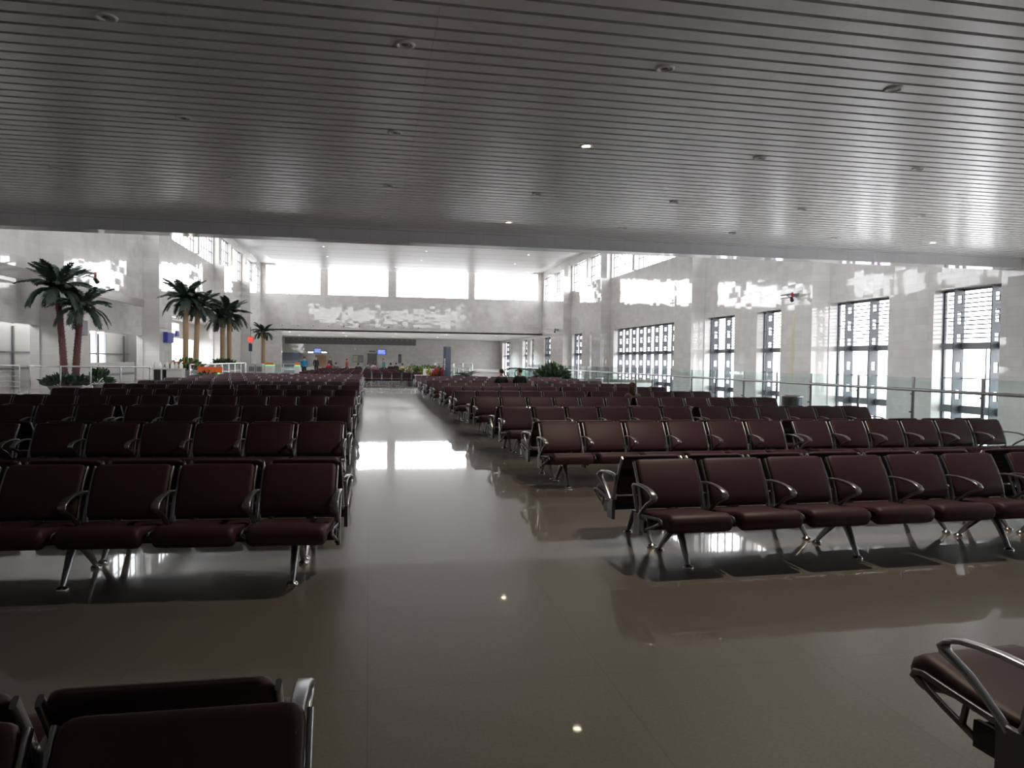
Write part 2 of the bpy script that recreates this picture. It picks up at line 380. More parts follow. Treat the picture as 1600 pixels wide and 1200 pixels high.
pn = ['first', 'second', 'third', 'fourth', 'fifth', 'sixth', 'seventh', 'eighth', 'ninth', 'tenth']
for i, (a, b) in enumerate(CLER):
    high_window('x', XR + .25, a, b, HEAD, 'high gridded window above the balustrade side wall, %s from the beam' % pn[i], 1)
    high_window('x', XL - .1, a, b, HEAD, 'high gridded window above the palm side wall, %s from the beam' % pn[i], -1)
for i, (a, b) in enumerate(FW):
    high_window('y', YF + .3, a, b, 15.0, 'blown out wide window high in the end wall, %s from the palm side' % pn[i], 1)
    high_window('y', 25.3, a, b, 15.0, 'wide window above the slatted ceiling beam, %s from the palm side' % pn[i], 1)

# ------------------------------------------------------------------ beam seating
W, G, BW = .604, .073, .531
LEN = 6 * W - G
def prof_loft(mb, prof, xs, mat):
    """profile in yz swept along x; xs = [(x, shrink)]"""
    cy = sum(p[0] for p in prof) / len(prof); cz = sum(p[1] for p in prof) / len(prof)
    mb.loft([[(x, cy + (p[0] - cy) * (1 - sh * .25), cz + (p[1] - cz) * (1 - sh)) for p in prof] for x, sh in xs], mat)
def seat_mesh():
    m = MB(); prof = [(-.17, .40), (-.24, .408), (-.36, .415), (-.48, .43), (-.58, .45), (-.64, .457), (-.685, .452), (-.714, .432), (-.726, .395), (-.72, .355), (-.7, .328), (-.665, .315), (-.62, .325), (-.56, .345), (-.48, .35), (-.3, .345), (-.19, .345), (-.165, .37)]
    prof_loft(m, prof, [(0, .55), (.006, .25), (.02, .06), (.045, 0), (BW - .045, 0), (BW - .02, .06), (BW - .006, .25), (BW, .55)], M['fabric'])
    return m.mesh('seat')
def lean(s):      # centre of the backrest at height fraction s: (y, z)
    return (-.205 + .175 * max(s, 0) ** 1.15 - .018 * sin(PI * s), .425 + .367 * s)
def back_mesh():
    m = MB(); rings = []
    lv = [(0, .5, .018), (.015, .97, .034), (.05, 1, .046), (.2, 1, .05), (.4, 1, .05), (.6, 1, .048), (.78, 1, .046), (.88, 1, .045), (.94, .985, .043), (.975, .955, .037), (.993, .9, .026), (1., .82, .012)]
    for s, k, t in lv:
        y, z = lean(s); hw = BW / 2 * k; e = min(.02, t * .5); c = BW / 2; d = Vector((0, .9, -.42)) * t / 2
        pt = lambda x, q: (c + x, y + d.y * q, z + d.z * q)
        rings.append([pt(-hw, -.35), pt(-hw + e * .4, -.8), pt(-hw + e * 1.6, -1), pt(0, -1.06), pt(hw - e * 1.6, -1), pt(hw - e * .4, -.8), pt(hw, -.35), pt(hw, .35), pt(hw - e * .4, .8), pt(hw - e * 1.6, 1), pt(0, 1.0), pt(-hw + e * 1.6, 1), pt(-hw + e * .4, .8), pt(-hw, .35)])
    m.loft(rings, M['fabric']); return m.mesh('backrest')
def back_frame_mesh():
    m = MB()
    for x in (-.017, BW + .001):
        m.strap([(lean(s)[0] + .012, lean(s)[1]) for s in (-.12, 0, .2, .4, .6, .8, .9, .95)], x, x + .016, .034, M['alu'])
    m.box(0, BW, -.03, -.01, .6, .66, M['dark'], Matrix.Translation((0, -.07, 0)))
    return m.mesh('back_frame')
ARM = [(-.185, .39), (-.15, .47), (-.115, .55), (-.105, .585), (-.125, .605), (-.18, .613), (-.26, .616), (-.35, .612), (-.43, .602), (-.49, .583), (-.512, .56), (-.5, .537), (-.46, .52), (-.4, .495), (-.34, .455), (-.28, .41), (-.245, .38), (-.232, .365)]
def arm_mesh():
    m = MB(); m.strap(ARM, -.024, .024, .018, M['alu'], None, [.5, .5, .55, .7, .8, .85, .9, .95, 1.05, 1.15, 1.2, 1.1, .95, .85, .75, .7, .7, .7]); return m.mesh('armrest')
def bracket_mesh():
    m = MB(); A = M['cast']
    for p, wd in (([(-.17, .37), (-.35, .385), (-.5, .4), (-.6, .412), (-.645, .405), (-.655, .38)], .022), ([(-.17, .37), (-.2, .27), (-.36, .28), (-.5, .33), (-.63, .385)], .022), ([(-.4, .395), (-.42, .295)], .02), ([(-.27, .38), (-.27, .275)], .02)):
        m.strap(p, -.009, .009, wd, A)
    m.box(-.014, .014, -.27, -.15, .215, .385, M['cast']); m.box(-.012, .012, -.36, -.27, .255, .35, M['dark'])
    return m.mesh('seat_bracket')
def beam_mesh():
    m = MB(); m.box(-.05, LEN + .05, -.36, -.26, .275, .335, M['dark']); return m.mesh('beam')
def leg_mesh():
    m = MB(); A = M['alu']
    for pts in ([(-.31, .29), (-.35, .27), (-.4, .2), (-.47, .09), (-.515, .02)], [(-.31, .29), (-.25, .27), (-.17, .2), (-.04, .09), (.03, .02)]):
        m.tube([(0, a, b) for a, b in pts], [.04, .036, .029, .023, .018], A, 8)
    m.box(-.035, .035, -.37, -.25, .255, .29, A); return m.mesh('leg')
def foot_mesh(y):
    m = MB(); m.lathe([(.04, 0), (.042, .008), (.036, .018), (.018, .028), (.012, .034)], M['chrome'], 16, (0, y, 0)); return m.mesh('foot')
SEAT, BACK, BFR, ARMR, BRK, BEAM, LEG, FT1, FT2 = seat_mesh(), back_mesh(), back_frame_mesh(), arm_mesh(), bracket_mesh(), beam_mesh(), leg_mesh(), foot_mesh(-.515), foot_mesh(.03)
LX = (.26, 1.78, 3.30)
def make_bench(full):
    r = empty('bench')
    for i in range(6):
        kid(put('seat', SEAT, r, (i * W, 0, 0))); b = kid(put('backrest', BACK, r, (i * W, 0, 0)))
        f = kid(put('back_frame', BFR, b)) ; f['label'] = 'metal edge strips of the backrest'
    for i in range(7):
        x = i * W - G / 2
        kid(put('armrest', ARMR, r, (x, 0, 0))); kid(put('seat_bracket', BRK, r, (x, 0, 0)))
    kid(put('beam', BEAM, r))
    for x in LX:
        l = kid(put('leg', LEG, r, (x, 0, 0)))
        if full: kid(put('foot', FT1, l)); kid(put('foot', FT2, l))
        else: pass
    return r
PROTO = [None, None]; used = [False, False]
def bench(x, y, rz, label, group, full=True, cat='bench seat'):
    k = 0 if full else 1
    if PROTO[k] is None: PROTO[k] = make_bench(full)
    o = PROTO[k] if not used[k] else copy_tree(PROTO[k]); used[k] = True
    o.location = (x, y, 0); o.rotation_euler = (0, 0, rz); return tag(o, label, cat, group)
yR = [5.877, 9.559, 12.642, 16.006, 19.36, 22.696, 26.078, 29.444, 32.817, 36.206]; xR = [2.169, 2.202, 2.22, 2.24, 2.186, 2.245, 2.2, 2.2, 2.215, 2.2]
yL = [5.889, 9.506, 12.829, 16.173, 19.58, 23.01, 26.433, 29.847, 33.26, 36.67, 40.1]; xL = [-.242, -.319, -.315, -.304, -.335, -.29, -.32, -.36, -.34, -.34, -.34]
aR, aL, OFF, GAP = .0396, -.0635, 3.76, .19
def rowset(side, x0, y0, a, row, benches=(0, 1), sides='fb', full=True, dback=GAP, rowname=None):
    sg = 1 if side == 'window' else -1
    ux, uy = cos(a), sin(a)
    for j in benches:
        q = sg * j * OFF + (0 if sg > 0 else -LEN); ox, oy = x0 + ux * q, y0 + uy * q
        place = 'aisle end' if j == 0 else 'outer end'
        rn = rowname or '%s row' % ORD[row]
        if 'f' in sides: bench(ox, oy, a, 'maroon six-seat bench facing the camera, %s, %s side of aisle, %s' % (rn, side, place), 'benches on the %s side of the aisle' % side, full)
        if 'b' in sides:
            bx, by = ox + ux * LEN - uy * dback, oy + uy * LEN + ux * dback
            bench(bx, by, a + PI, 'maroon six-seat bench facing away, %s, %s side of aisle, %s' % (rn, side, place), 'benches on the %s side of the aisle' % side, full)
for r in range(10): rowset('window', xR[r], yR[r], aR, r, full=r < 5)
for r in range(11): rowset('palm', xL[r], yL[r], aL, r, full=r < 5)
bench(-.14 - LEN, 1.82, 0, 'closest maroon bench facing the camera, cut off by the bottom corner', 'benches beside the camera', True)
bench(-.23, 1.9, PI, 'maroon bench facing away, back to back with the closest bench in the corner', 'benches beside the camera', True)
rowset('window', 2.19, 1.72, .06, 0, (0,), 'b', True, .16, 'beside the camera')
for k, y in enumerate((46.0, 50.5, 54.5, 58.5, 62.5, 67.)):
    for j, x in enumerate((-4.12, -.42)):
        bench(x + LEN, y, PI, 'distant maroon bench across the aisle end facing away, %s line, %s side' % (ORD[k], ('palm', 'window')[j]), 'distant benches across the end of the aisle', False)
# ------------------------------------------------------------------ recessed lights
def light_meshes(lit):
    a = MB(); a.lathe([(.082, .004), (.09, -.012), (.11, -.022), (.135, -.016), (.145, .002)], M['paper'], 24, cap=False)  # white colour stands in for bright glints on the chrome ring and bowl
    b = MB()
    if lit: b.lathe([(.001, -.008), (.06, -.006), (.084, .01)], M['lamp'], 16)
    else: b.lathe([(.084, .004), (.06, -.002), (.045, -.006)], M['paper'], 16, cap=False); b.lathe([(.045, -.006), (.03, -.002), (.001, .0)], M['dark'], 16)
    return a.mesh('trim_ring'), b.mesh('lamp_bowl')
LM = {k: light_meshes(k) for k in (True, False)}
LITS = {(4.21, 6.2), (4.22, 14.38), (4.22, 22.8), (19.05, 22.8)}
def rnd2(a): return round(a, 2)
ly = [6.2, 10.37, 14.38, 18.78, 22.8]
names_row = ['fifth row from the beam', 'fourth row from the beam', 'third row from the beam', 'second row from the beam', 'row along the beam']
for ri, y in enumerate(ly):
    for c, x in enumerate([.45 + 3.76 * k for k in range(-3, 7)]):
        lit = any(abs(x - a) < .3 and abs(y - b) < .3 for a, b in LITS)
        r = empty('downlight', (x, y, 5.893))
        tag(r, '%s recessed round downlight, %s, %s from the palm side wall' % ('lit glowing' if lit else 'unlit chrome', names_row[ri], ORD[c]), 'downlight', 'recessed downlights in the slatted ceiling')
        put('trim_ring', LM[lit][0], r); put('lamp_bowl', LM[lit][1], r)
        if lit:
            ld = bpy.data.lights.new('downlight_lamp', 'SPOT'); ld.energy = 55 if y < 8 else 30; ld.color = (1, .86, .68); ld.spot_size = math.radians(125); ld.spot_blend = .6; ld.shadow_soft_size = .06
            lo = bpy.data.objects.new('downlight_lamp', ld); COL.objects.link(lo); lo.location = (x, y, 5.84)
uL = [(-5.25, 88), (-5.25, 96.2), (6.5, 88.2), (6.5, 96.8), (18.75, 88), (18.75, 96.5), (3.46, 104.6)]
for i, (x, y) in enumerate(uL):
    m = MB(); m.lathe([(.1, .0), (.11, -.02), (.02, -.025)], M['led'], 14)
    tag(m.build('ceiling_spot', None, (x, y, 14.372)), 'small bright spot in the high white ceiling, %s counted from the palm side' % ORD[i], 'ceiling light', 'spots in the high ceiling')
for i in range(10):
    x = -12.42 + 2.178 * i; r = empty('spotlight', (x, 112, 6.33)); tag(r, 'small round spotlight on the end wall above the lobby, %s from the palm side' % ORD[i], 'spotlight', 'spotlights above the lobby opening')
    m = MB(); m.tube([(0, -.02, 0), (0, -.14, 0)], .16, M['paper'], 14); m.build('housing', r)
    m = MB(); m.tube([(0, -.14, 0), (0, -.16, 0)], .09, M['dark'], 12); m.build('lens', r)

# ------------------------------------------------------------------ palms and plants
def frond_mesh(L, droop, seed, wl=.36):
    q = random.Random(seed); m = MB(); n = 15; P = []
    for i in range(n + 1):
        t = i / n; P.append(Vector((L * (t - .2 * droop * t * t), 0, L * (.5 * t - (.3 + .5 * droop) * t * t))))
    m.tube(P, [.024 * (1 - .8 * i / n) for i in range(n + 1)], M['frond'], 5)
    for i in range(1, n + 1):
        t = i / n; p = P[i]; d = (P[i] - P[i - 1]).normalized(); l = wl * L / 1.6 * (sin(PI * min(1, t * .8 + .14)) ** .6) * q.uniform(.85, 1.15)
        for s in (-1, 1):
            for h in (0, .34, .67):
                b = p - d * h * L / n; out = (Vector((0, s, 0)) * .75 + d * .85 + Vector((0, 0, -.15 + q.uniform(-.2, .2)))).normalized(); tip = b + out * l * q.uniform(.85, 1.1) - Vector((0, 0, .12 * l)); side = d * .03 * L / 1.6
                mid = b + out * l * .5; nn = out.cross(d).normalized() * .004
                m.add([b - side * .5, b + side * .5, mid + side, tip, mid - side, b + nn, mid + nn], [(0, 1, 2, 6, 5), (6, 2, 3), (0, 5, 6, 4), (6, 3, 4)], M['frond'])
    return m.mesh('frond')
FR = {}
def palm(x, y, h, crown, trunk_r, kind, label, lean_=(0, 0), seed=1, nfr=39):
    q = random.Random(seed); r = tag(empty('palm_tree', (x, y, 0)), label, 'palm tree', 'palm trees in the hall')
    hb = h - crown * .42; n = 18; pts = []; rad = []
    for i in range(n + 1):
        t = i / n; pts.append((lean_[0] * t ** 1.6, lean_[1] * t ** 1.6, hb * t))
        k = trunk_r * (1.25 - .4 * t) if kind == 'rough' else trunk_r * (1.1 - .12 * t)
        rad.append(k * (1 + (.1 if i % 2 else -.04)) if kind == 'rough' else k)
    m = MB(); mat = M['trunk'] if kind == 'rough' else M['tan']; m.tube(pts, rad, mat, 12)
    m.build('trunk', r)
    if kind == 'rough':
        m = MB()
        for i in range(150):
            t = i / 150 * .9; k = t * n; a = i * 2.4; i0 = int(k); c = Vector(pts[i0]).lerp(Vector(pts[min(n, i0 + 1)]), k - i0); rr = trunk_r * (1.2 - .4 * t)
            o = Vector((cos(a), sin(a), 0)); e = c + o * (rr + .055) + Vector((0, 0, .09)); s = Vector((-sin(a), cos(a), 0)) * .04; b0 = c + o * rr * .8
            m.add([b0 - s, b0 + s, b0 + Vector((0, 0, .07)), e], [(0, 1, 3), (1, 2, 3), (2, 0, 3), (0, 2, 1)], mat)
        m.build('leaf_stubs', r)
    else:
        m = MB(); t = Vector(pts[-1]); m.lathe([(trunk_r * .9, -.62), (trunk_r * 1.35, -.45), (trunk_r * 1.75, -.2), (trunk_r * 1.6, .05), (trunk_r, .25), (.05, .36)], M['tan'], 14, t); m.build('crownshaft', r)
    top = Vector(pts[-1]) + Vector((0, 0, .05))
    for i in range(nfr):
        ring = i % 3; dr = 0 + q.uniform(-.12, .12); key = (round(crown, 2), ring, i % 2)
        if key not in FR: FR[key] = frond_mesh(crown, (.2, .55, .95)[ring], 17 + ring * 5 + i % 2)
        f = put('frond', FR[key], r, top, i * 2.39996 + q.uniform(-.15, .15)); f.rotation_euler = (q.uniform(-.1, .1), (-.62, -.22, .2)[ring] + q.uniform(-.12, .1), i * 2.39996 + q.uniform(-.15, .15)); s = q.uniform(.88, 1.05); f.scale = (s, s, s)
    return r
palm(-13.5, 36.7, 5.2, 1.75, .125, 'rough', 'tall palm with rough reddish trunk, taller of the pair beside the first pier', (-.3, 0), 3, 42)
palm(-13.2, 37.1, 4.35, 1.65, .13, 'rough', 'shorter rough trunked palm tucked against the taller palm beside the first pier', (.25, 0), 5, 39)
palm(-11.4, 50, 5.9, 1.85, .17, 'smooth', 'smooth tan palm with bulging neck, taller of the pair past the blue wall sign', (0, 0), 7)
palm(-10.95, 50.6, 5.4, 1.75, .16, 'smooth', 'smooth tan palm, shorter of the pair past the blue wall sign', (.15, 0), 9)
palm(-11.4, 62, 5.3, 1.85, .18, 'smooth', 'pale tan palm with bulging neck, third clump along the wall', (0, 0), 11)
palm(-10.95, 62.4, 5.75, 1.95, .17, 'smooth', 'brownish palm leaning on its pale neighbour, third clump along the wall', (-.05, 0), 13)
palm(-11.4, 85, 4.9, 1.5, .2, 'smooth', 'small distant palm standing alone before the end wall', (0, 0), 15, 36)

def leaves(mb, c, rx, rz, n, size, mats, seed, up=.5):
    q = random.Random(seed)
    for i in range(n):
        a = q.uniform(0, 2 * PI); el = math.asin(q.uniform(0, 1)); k = q.uniform(.45, 1)
        p = Vector((c[0] + rx * k * cos(a) * cos(el), c[1] + rx * k * sin(a) * cos(el), c[2] + rz * k * sin(el)))
        d = (Vector((cos(a) * cos(el), sin(a) * cos(el), sin(el) + up)) + Vector((q.uniform(-.5, .5), q.uniform(-.5, .5), q.uniform(-.4, .4)))).normalized()
        s = d.cross(Vector((q.uniform(-1, 1), q.uniform(-1, 1), .3))).normalized() * size * .22; l = size * q.uniform(.7, 1.2); nn = d.cross(s).normalized() * .006
        mb.add([p, p + d * l * .5 + s, p + d * l - Vector((0, 0, l * .15)), p + d * l * .5 - s, p + d * l * .45 + nn], [(0, 1, 4), (1, 2, 4), (2, 3, 4), (3, 0, 4), (0, 3, 2, 1)], q.choice(mats))
def bush(x, y, z0, rx, rz, n, size, mats, label, seed, pot=.35, name='potted_shrub', cat='plant', group=None, flowers=None):
    r = tag(empty(name, (x, y, 0)), label, cat, group)
    m = MB(); m.lathe([(pot * .75, 0), (pot * .8, .04), (pot, z0 * .9), (pot * 1.05, z0), (pot * .9, z0), (pot * .85, z0 - .05)], M['planter'], 18); m.build('pot', r)
    m = MB(); leaves(m, (0, 0, z0), rx, rz, n, size, [M[k] for k in mats], seed); m.build('foliage', r)
    if flowers:
        m = MB(); leaves(m, (0, 0, z0 + rz * .25), rx * 1.02, rz * .85, flowers[1], size * .8, [M[flowers[0]]], seed + 1); m.build('flowers', r)
    return r
bush(-13.35, 36.3, .25, .85, .4, 260, .35, ['frond'], 'dark low shrubs at the foot of the rough trunked palms', 21, .7)
bush(-12.1, 36.9, .3, .4, .6, 120, .4, ['frond', 'leaf'], 'small leafy bush just beside the rough trunked palms', 22, .3)
bush(-11.2, 49.2, .75, 1.0, .6, 260, .4, ['leaf', 'frond', 'leafy'], 'green shrub around the tan palms past the blue sign', 23, .8, flowers=('orange', 20))
bush(-11.2, 61.2, .75, .95, .6, 260, .4, ['leaf', 'frond'], 'green shrub at the foot of the third clump of palms', 24, .8, flowers=('leafy', 20))
def arching(x, y, L, n, label, seed, z0=.4):
    q = random.Random(seed); r = tag(empty('potted_palm', (x, y, 0)), label, 'plant'); m = MB(); m.lathe([(.28, 0), (.34, z0), (.3, z0)], M['planter'], 16); m.build('pot', r)
    fm = frond_mesh(L, .8, seed, .42)
    for i in range(n):
        f = put('frond', fm, r, (0, 0, z0)); f.rotation_euler = (0, -.75 + .75 * (i % 3) / 2 + q.uniform(-.1, .1), i * 2.4); s = q.uniform(.8, 1.05); f.scale = (s, s, s)
arching(5.6, 43, 1.2, 15, 'low arching potted palm beside the navy blue totem', 31)
bush(9.95, 40, .35, .95, .95, 720, .42, ['leaf', 'frond', 'frond'], 'large spiky green shrub in front of the glass balustrade', 32, .5)
hx = [(2.6, 48.2), (3.3, 48.6), (4.0, 49), (4.7, 49.4), (3.0, 52), (3.9, 52.5)]
for i, (x, y) in enumerate(hx):
    bush(x, y, .5, .5, .62, 150, .3, ['leaf', 'frond', 'leafy'], 'green planter shrub in the cluster behind the white boxes, %s counted towards the totem' % ORD[i], 40 + i, .4, group='shrubs at the end of the window side rows')
bush(4.25, 45.6, .3, .5, .7, 260, .28, ['frond', 'leaf', 'red'], 'poinsettia with red bracts beside the navy blue totem', 50, .35, 'potted_poinsettia', flowers=('red', 110))
bush(3.5, 47, .55, .35, .5, 110, .26, ['leaf', 'leafy'], 'plant with orange yellow flowers between shrubs and poinsettia', 51, .3, 'flowering_plant', flowers=('yellow', 50))
bush(2.45, 47.2, .5, .3, .55, 90, .24, ['leaf', 'leafy'], 'plant with pale pink flowers at the edge of the far benches', 52, .28, 'flowering_plant', flowers=('pink', 50))

# ------------------------------------------------------------------ balustrade along the stair void, railings, escalators
posts = [10.1, 12.14, 13.98, 15.8, 17.74, 19.4, 21.3, 23.2, 25.1, 27, 28.9, 30.8, 32.7, 34.6, 36.5, 38.4, 40.3, 42.2, 44.1, 46, 47.9, 49.8, 51.7, 53]
r = tag(empty('glass_balustrade', (11.4, 10, 0)), 'long glass balustrade with steel handrail in front of the tall windows', 'balustrade')
m = MB(); m.tube([(0, -16, 1.09), (0, 43.2, 1.09)], .035, M['chrome'], 10); m.build('handrail', r)
for k in range(-6, len(posts)):
    y = (posts[k] if k >= 0 else 10.1 + 1.9 * k) - 10
    m = MB(); m.box(-.012, .012, y - .045, y - .02, 0, 1.05, M['frame2']); m.box(.02, .045, y - .035, y + .035, 0, 1.36, M['chrome']); m.box(-.012, .03, y - .03, y + .03, .98, 1.02, M['chrome']); m.box(-.05, .03, y - .015, y + .015, .6, .63, M['frame']); m.box(-.07, .1, y - .07, y + .07, 0, .015, M['chrome'])
    m.build('post', r)
ys = [10.1 + 1.9 * k for k in range(-6, 0)] + posts
for a, b in zip(ys[:-1], ys[1:]):
    m = MB(); m.box(.05, .062, a - 10 + .02, b - 10 - .02, .06, 1.35, M['bglass']); m.build('glass_panel', r)

def escalator(y, label):
    r = tag(empty('escalator', (11.6, y, 0)), label, 'escalator', 'escalators beside the balustrade end'); L = 8.5; dz = -5.2
    for s in (-.6, .6):
        path = [(-.35, s, .25), (-.55, s, .42), (-.6, s, .66), (-.5, s, .86), (-.25, s, .96), (.4, s, .98), (1.2, s, .93), (2.2, s, .55), (L, s, dz + 1.25)]
        m = MB(); m.tube(path, .045, M['dark'], 8); m.build('handrail', r)
        m = MB(); pts = [(-.35, .1), (-.5, .8), (.4, .93), (1.2, .88), (2.2, .5), (L, dz + 1.2), (L, dz + .2), (2.2, -.4), (1.2, .02)]
        m.add([(x, s - .008, z) for x, z in pts] + [(x, s + .008, z) for x, z in pts], [tuple(range(9)), tuple(range(17, 8, -1))] + [(i, i + 9, (i + 1) % 9 + 9, (i + 1) % 9) for i in range(9)], M['bglass']); m.build('glass_side', r)
        m = MB(); pts = [(-.5, 0), (1.2, .12), (2.3, -.35), (L, dz + .3), (L, dz - .5), (2.3, -1.1), (.3, -.25), (.3, 0)]
        if s < 0 or True:
            m.add([(x, s - .12, z) for x, z in pts] + [(x, s + .12, z) for x, z in pts], [tuple(range(8)), tuple(range(15, 7, -1))] + [(i, i + 8, (i + 1) % 8 + 8, (i + 1) % 8) for i in range(8)], M['chrome']); m.build('skirt', r)
    m = MB()
    for k in range(22):
        x0 = .3 + k * .38; z = 0 if x0 < 1.6 else (x0 - 1.6) * dz / 7; m.box(x0, x0 + .38, -.48, .48, z - .3, z, M['frame2'])
    m.build('steps', r)
escalator(55.6, 'escalator with black handrails at the balustrade end, closer one'); escalator(60.2, 'escalator with black handrails behind the first escalator')
def rail(name, p, q, h, label, cat, nbar=0, npost=5, rr=.035, vert=0, glassy=False, mat='chrome'):
    r = tag(empty(name, (p[0], p[1], 0)), label, cat); d = Vector((q[0] - p[0], q[1] - p[1], 0)); L = d.length; r.rotation_euler = (0, 0, math.atan2(d.y, d.x))
    m = MB(); m.tube([(0, 0, h), (L, 0, h)], rr, M[mat], 8); m.build('top_rail', r)
    for k in range(npost):
        x = L * k / (npost - 1); m = MB(); m.tube([(x, 0, 0), (x, 0, h - .02)], rr * 1.1, M[mat], 8); m.lathe([(.07, 0), (.07, .012)], M[mat], 12, (x, 0, 0)); m.build('post', r)
    for k in range(nbar):
        z = h * (k + 1) / (nbar + 1); m = MB(); m.tube([(0, 0, z), (L, 0, z)], rr * .6, M[mat], 6); m.build('bar', r)
    for k in range(vert):
        x = L * (k + .5) / vert; m = MB(); m.box(x - .03, x + .03, -.012, .012, .1, h, M[mat]); m.build('upright', r)
    if glassy:
        m = MB(); m.box(.02, L - .02, -.006, .006, .1, h - .08, M['bglass']); m.build('glass_panel', r)
    return r
rail('steel_railing', (-14.4, 35.4), (-9.55, 35.4), 1.11, 'thin steel railing passing in front of the rough trunked palms', 'railing', 0, 5)
rail('barred_railing', (-17.2, 34.6), (-14.72, 35.2), 1.12, 'white steel railing with horizontal bars at the photo edge', 'railing', 4, 3, .03)
rail('crowd_fence', (-10.6, 47.5), (-10.0, 64.2), 1.12, 'bright steel fence with uprights running past the tan palms', 'fence', 1, 9, .05, 60)
rail('glass_fence', (-8.0, 65), (-6.2, 65), 1.08, 'glass fence between the two white ticket gates', 'fence', 0, 3, .03, 0, True)
rail('stair_railing', (4.9, 47.5), (6.3, 47.5), 1.08, 'short glass railing behind the navy blue totem', 'railing', 0, 3, .04, 0, True)
rail('ramp_railing', (5.2, 60), (8.2, 60), 1.35, 'pale railing above the shrubs behind the totem', 'railing', 1, 5, .05)
def gate(x, y, label, wdt=.62):
    r = tag(empty('ticket_gate', (x, y, 0)), label, 'ticket gate', 'ticket gates by the fence')
    m = MB(); m.box(-wdt / 2, wdt / 2, -.7, .7, 0, .93, M['paper']); m.build('cabinet', r)
    m = MB(); m.box(-wdt / 2, wdt / 2, -.7, .7, .93, 1.0, M['green']); m.build('green_light', r)
    m = MB(); m.add([(-wdt / 2, -.7, 1), (wdt / 2, -.7, 1), (wdt / 2, .7, 1.0), (-wdt / 2, .7, 1.0), (-wdt / 2, -.55, 1.2), (wdt / 2, -.55, 1.2), (wdt / 2, .6, 1.2), (-wdt / 2, .6, 1.2)], [(0, 1, 5, 4), (1, 2, 6, 5), (2, 3, 7, 6), (3, 0, 4, 7), (4, 5, 6, 7)], M['orange']); m.build('top_panel', r)
gate(-8.25, 65.6, 'white ticket gate with orange top and green light beside the lone palm'); gate(-5.95, 65.4, 'narrow white ticket gate beside the person in a blue jacket', .4)
for i, x in enumerate((-9.6, -9.0)):
    r = tag(empty('gate_cabinet', (x, 65.2, 0)), 'pale grey gate cabinet with dark panel, %s' % ('beside the fence end' if i == 0 else 'beside the orange topped gate'), 'ticket gate')
    m = MB(); m.box(-.27, .27, -.6, .6, 0, 1.1, M['ltgrey']); m.build('cabinet', r); m = MB(); m.box(-.2, .2, -.62, -.6, .45, .85, M['frame2']); m.build('panel', r)
# drinking-water counter with its row of bottles
r = tag(empty('counter', (-9.3, 37.6, 0)), 'pale grey counter cabinet with dark open end beside the railing', 'counter')
m = MB(); m.box(-.05, .62, -.35, .35, 0, 1.0, M['cabinet']); m.box(-.08, .66, -.38, .38, 1.0, 1.04, M['ltgrey']); m.build('cabinet', r)
m = MB(); m.box(-.72, -.66, -.35, -.29, 0, 1.02, M['ltgrey']); m.box(-.3, -.24, -.35, -.29, 0, 1.02, M['ltgrey']); m.box(-.75, -.05, -.37, .35, 1.0, 1.04, M['ltgrey']); m.build('open_frame', r)
m = MB(); m.box(-.7, -.08, 0, .3, .1, .98, M['dark']); m.build('dark_back', r)
for i, x in enumerate((-.62, -.42, -.1, .14, .32, .52)):
    m = MB(); m.lathe([(.07, 0), (.085, .02), (.085, .16), (.05, .24), (.03, .27), (.035, .3)], M['paper'] if i % 2 else M['ltgrey'], 12)
    tag(m.build('canister', None, (-9.3 + x, 37.6, 1.04)), 'small pale canister on the grey counter, %s from the pier side' % ORD[i], 'canister', 'canisters on the grey counter')
r = tag(empty('flower_stand', (-8.55, 40.4, 0)), 'low stand with orange panel and green lights behind the bench backs', 'stand')
m = MB(); m.box(-.05, 1.15, -.2, .2, .15, .8, M['cabinet']); m.build('body', r); m = MB(); m.box(-.05, 1.15, -.23, -.2, .78, 1.1, M['orange']); m.build('panel', r)
m = MB()
for x in (.02, .72, .98): m.ball((x, -.26, .74), .06, M['green'], 8)
m.build('lamp', r)
m = MB(); leaves(m, (.45, -.3, .55), .45, .3, 140, .22, [M['leaf'], M['frond']], 77); m.build('foliage', r)
m = MB(); m.box(XL + .02, XL + .3, 43.5, 52.4, .55, 1.2, M['ltgrey']); m.box(XL + .02, XL + .3, 43.5, 52.4, 0, .4, M['ltgrey']); m.box(XL + .06, XL + .26, 43.5, 52.4, .4, .55, M['frame2'])
tag(m.build('low_partition'), 'white waist high partition in the recess between the piers', 'partition')
# ------------------------------------------------------------------ bins, totem, boxes, tables
def bin_(x, y, rr, h, label):
    r = tag(empty('litter_bin', (x, y, 0)), label, 'bin', 'steel litter bins by the balustrade'); m = MB(); m.lathe([(rr * .95, 0), (rr, .03), (rr, h - .06)], M['frame2'], 28); m.build('body', r)
    m = MB(); m.lathe([(rr, h - .06), (rr * 1.05, h - .04), (rr * 1.05, h), (rr * .8, h), (rr * .75, h - .05), (.02, h - .06)], M['chrome'], 28); m.build('rim', r)
bin_(11.0, 17.9, .26, .78, 'round steel litter bin below the yellow stained pier'); bin_(10.75, 33.9, .18, .84, 'distant round steel bin past the spiky shrub')
r = tag(empty('totem_sign', (4.52, 44, 0)), 'tall navy blue totem sign standing at the end of the rows', 'sign'); T = Matrix.Rotation(.5, 4, 'Z')
m = MB(); m.box(-.17, .17, -.14, .14, 0, 2.38, M['blue'], T); m.build('body', r)
m = MB(); q = random.Random(3)
for k in range(7): z = 1.62 - k * .1; m.box(-.174, -.171, -.07 + q.uniform(-.02, .02), .03 + q.uniform(0, .04), z, z + .06, M['paper'], T)
m.build('lettering', r)
m = MB(); m.box(-.22, .22, -.2, .2, 0, .05, M['dark'], T); m.build('base', r)
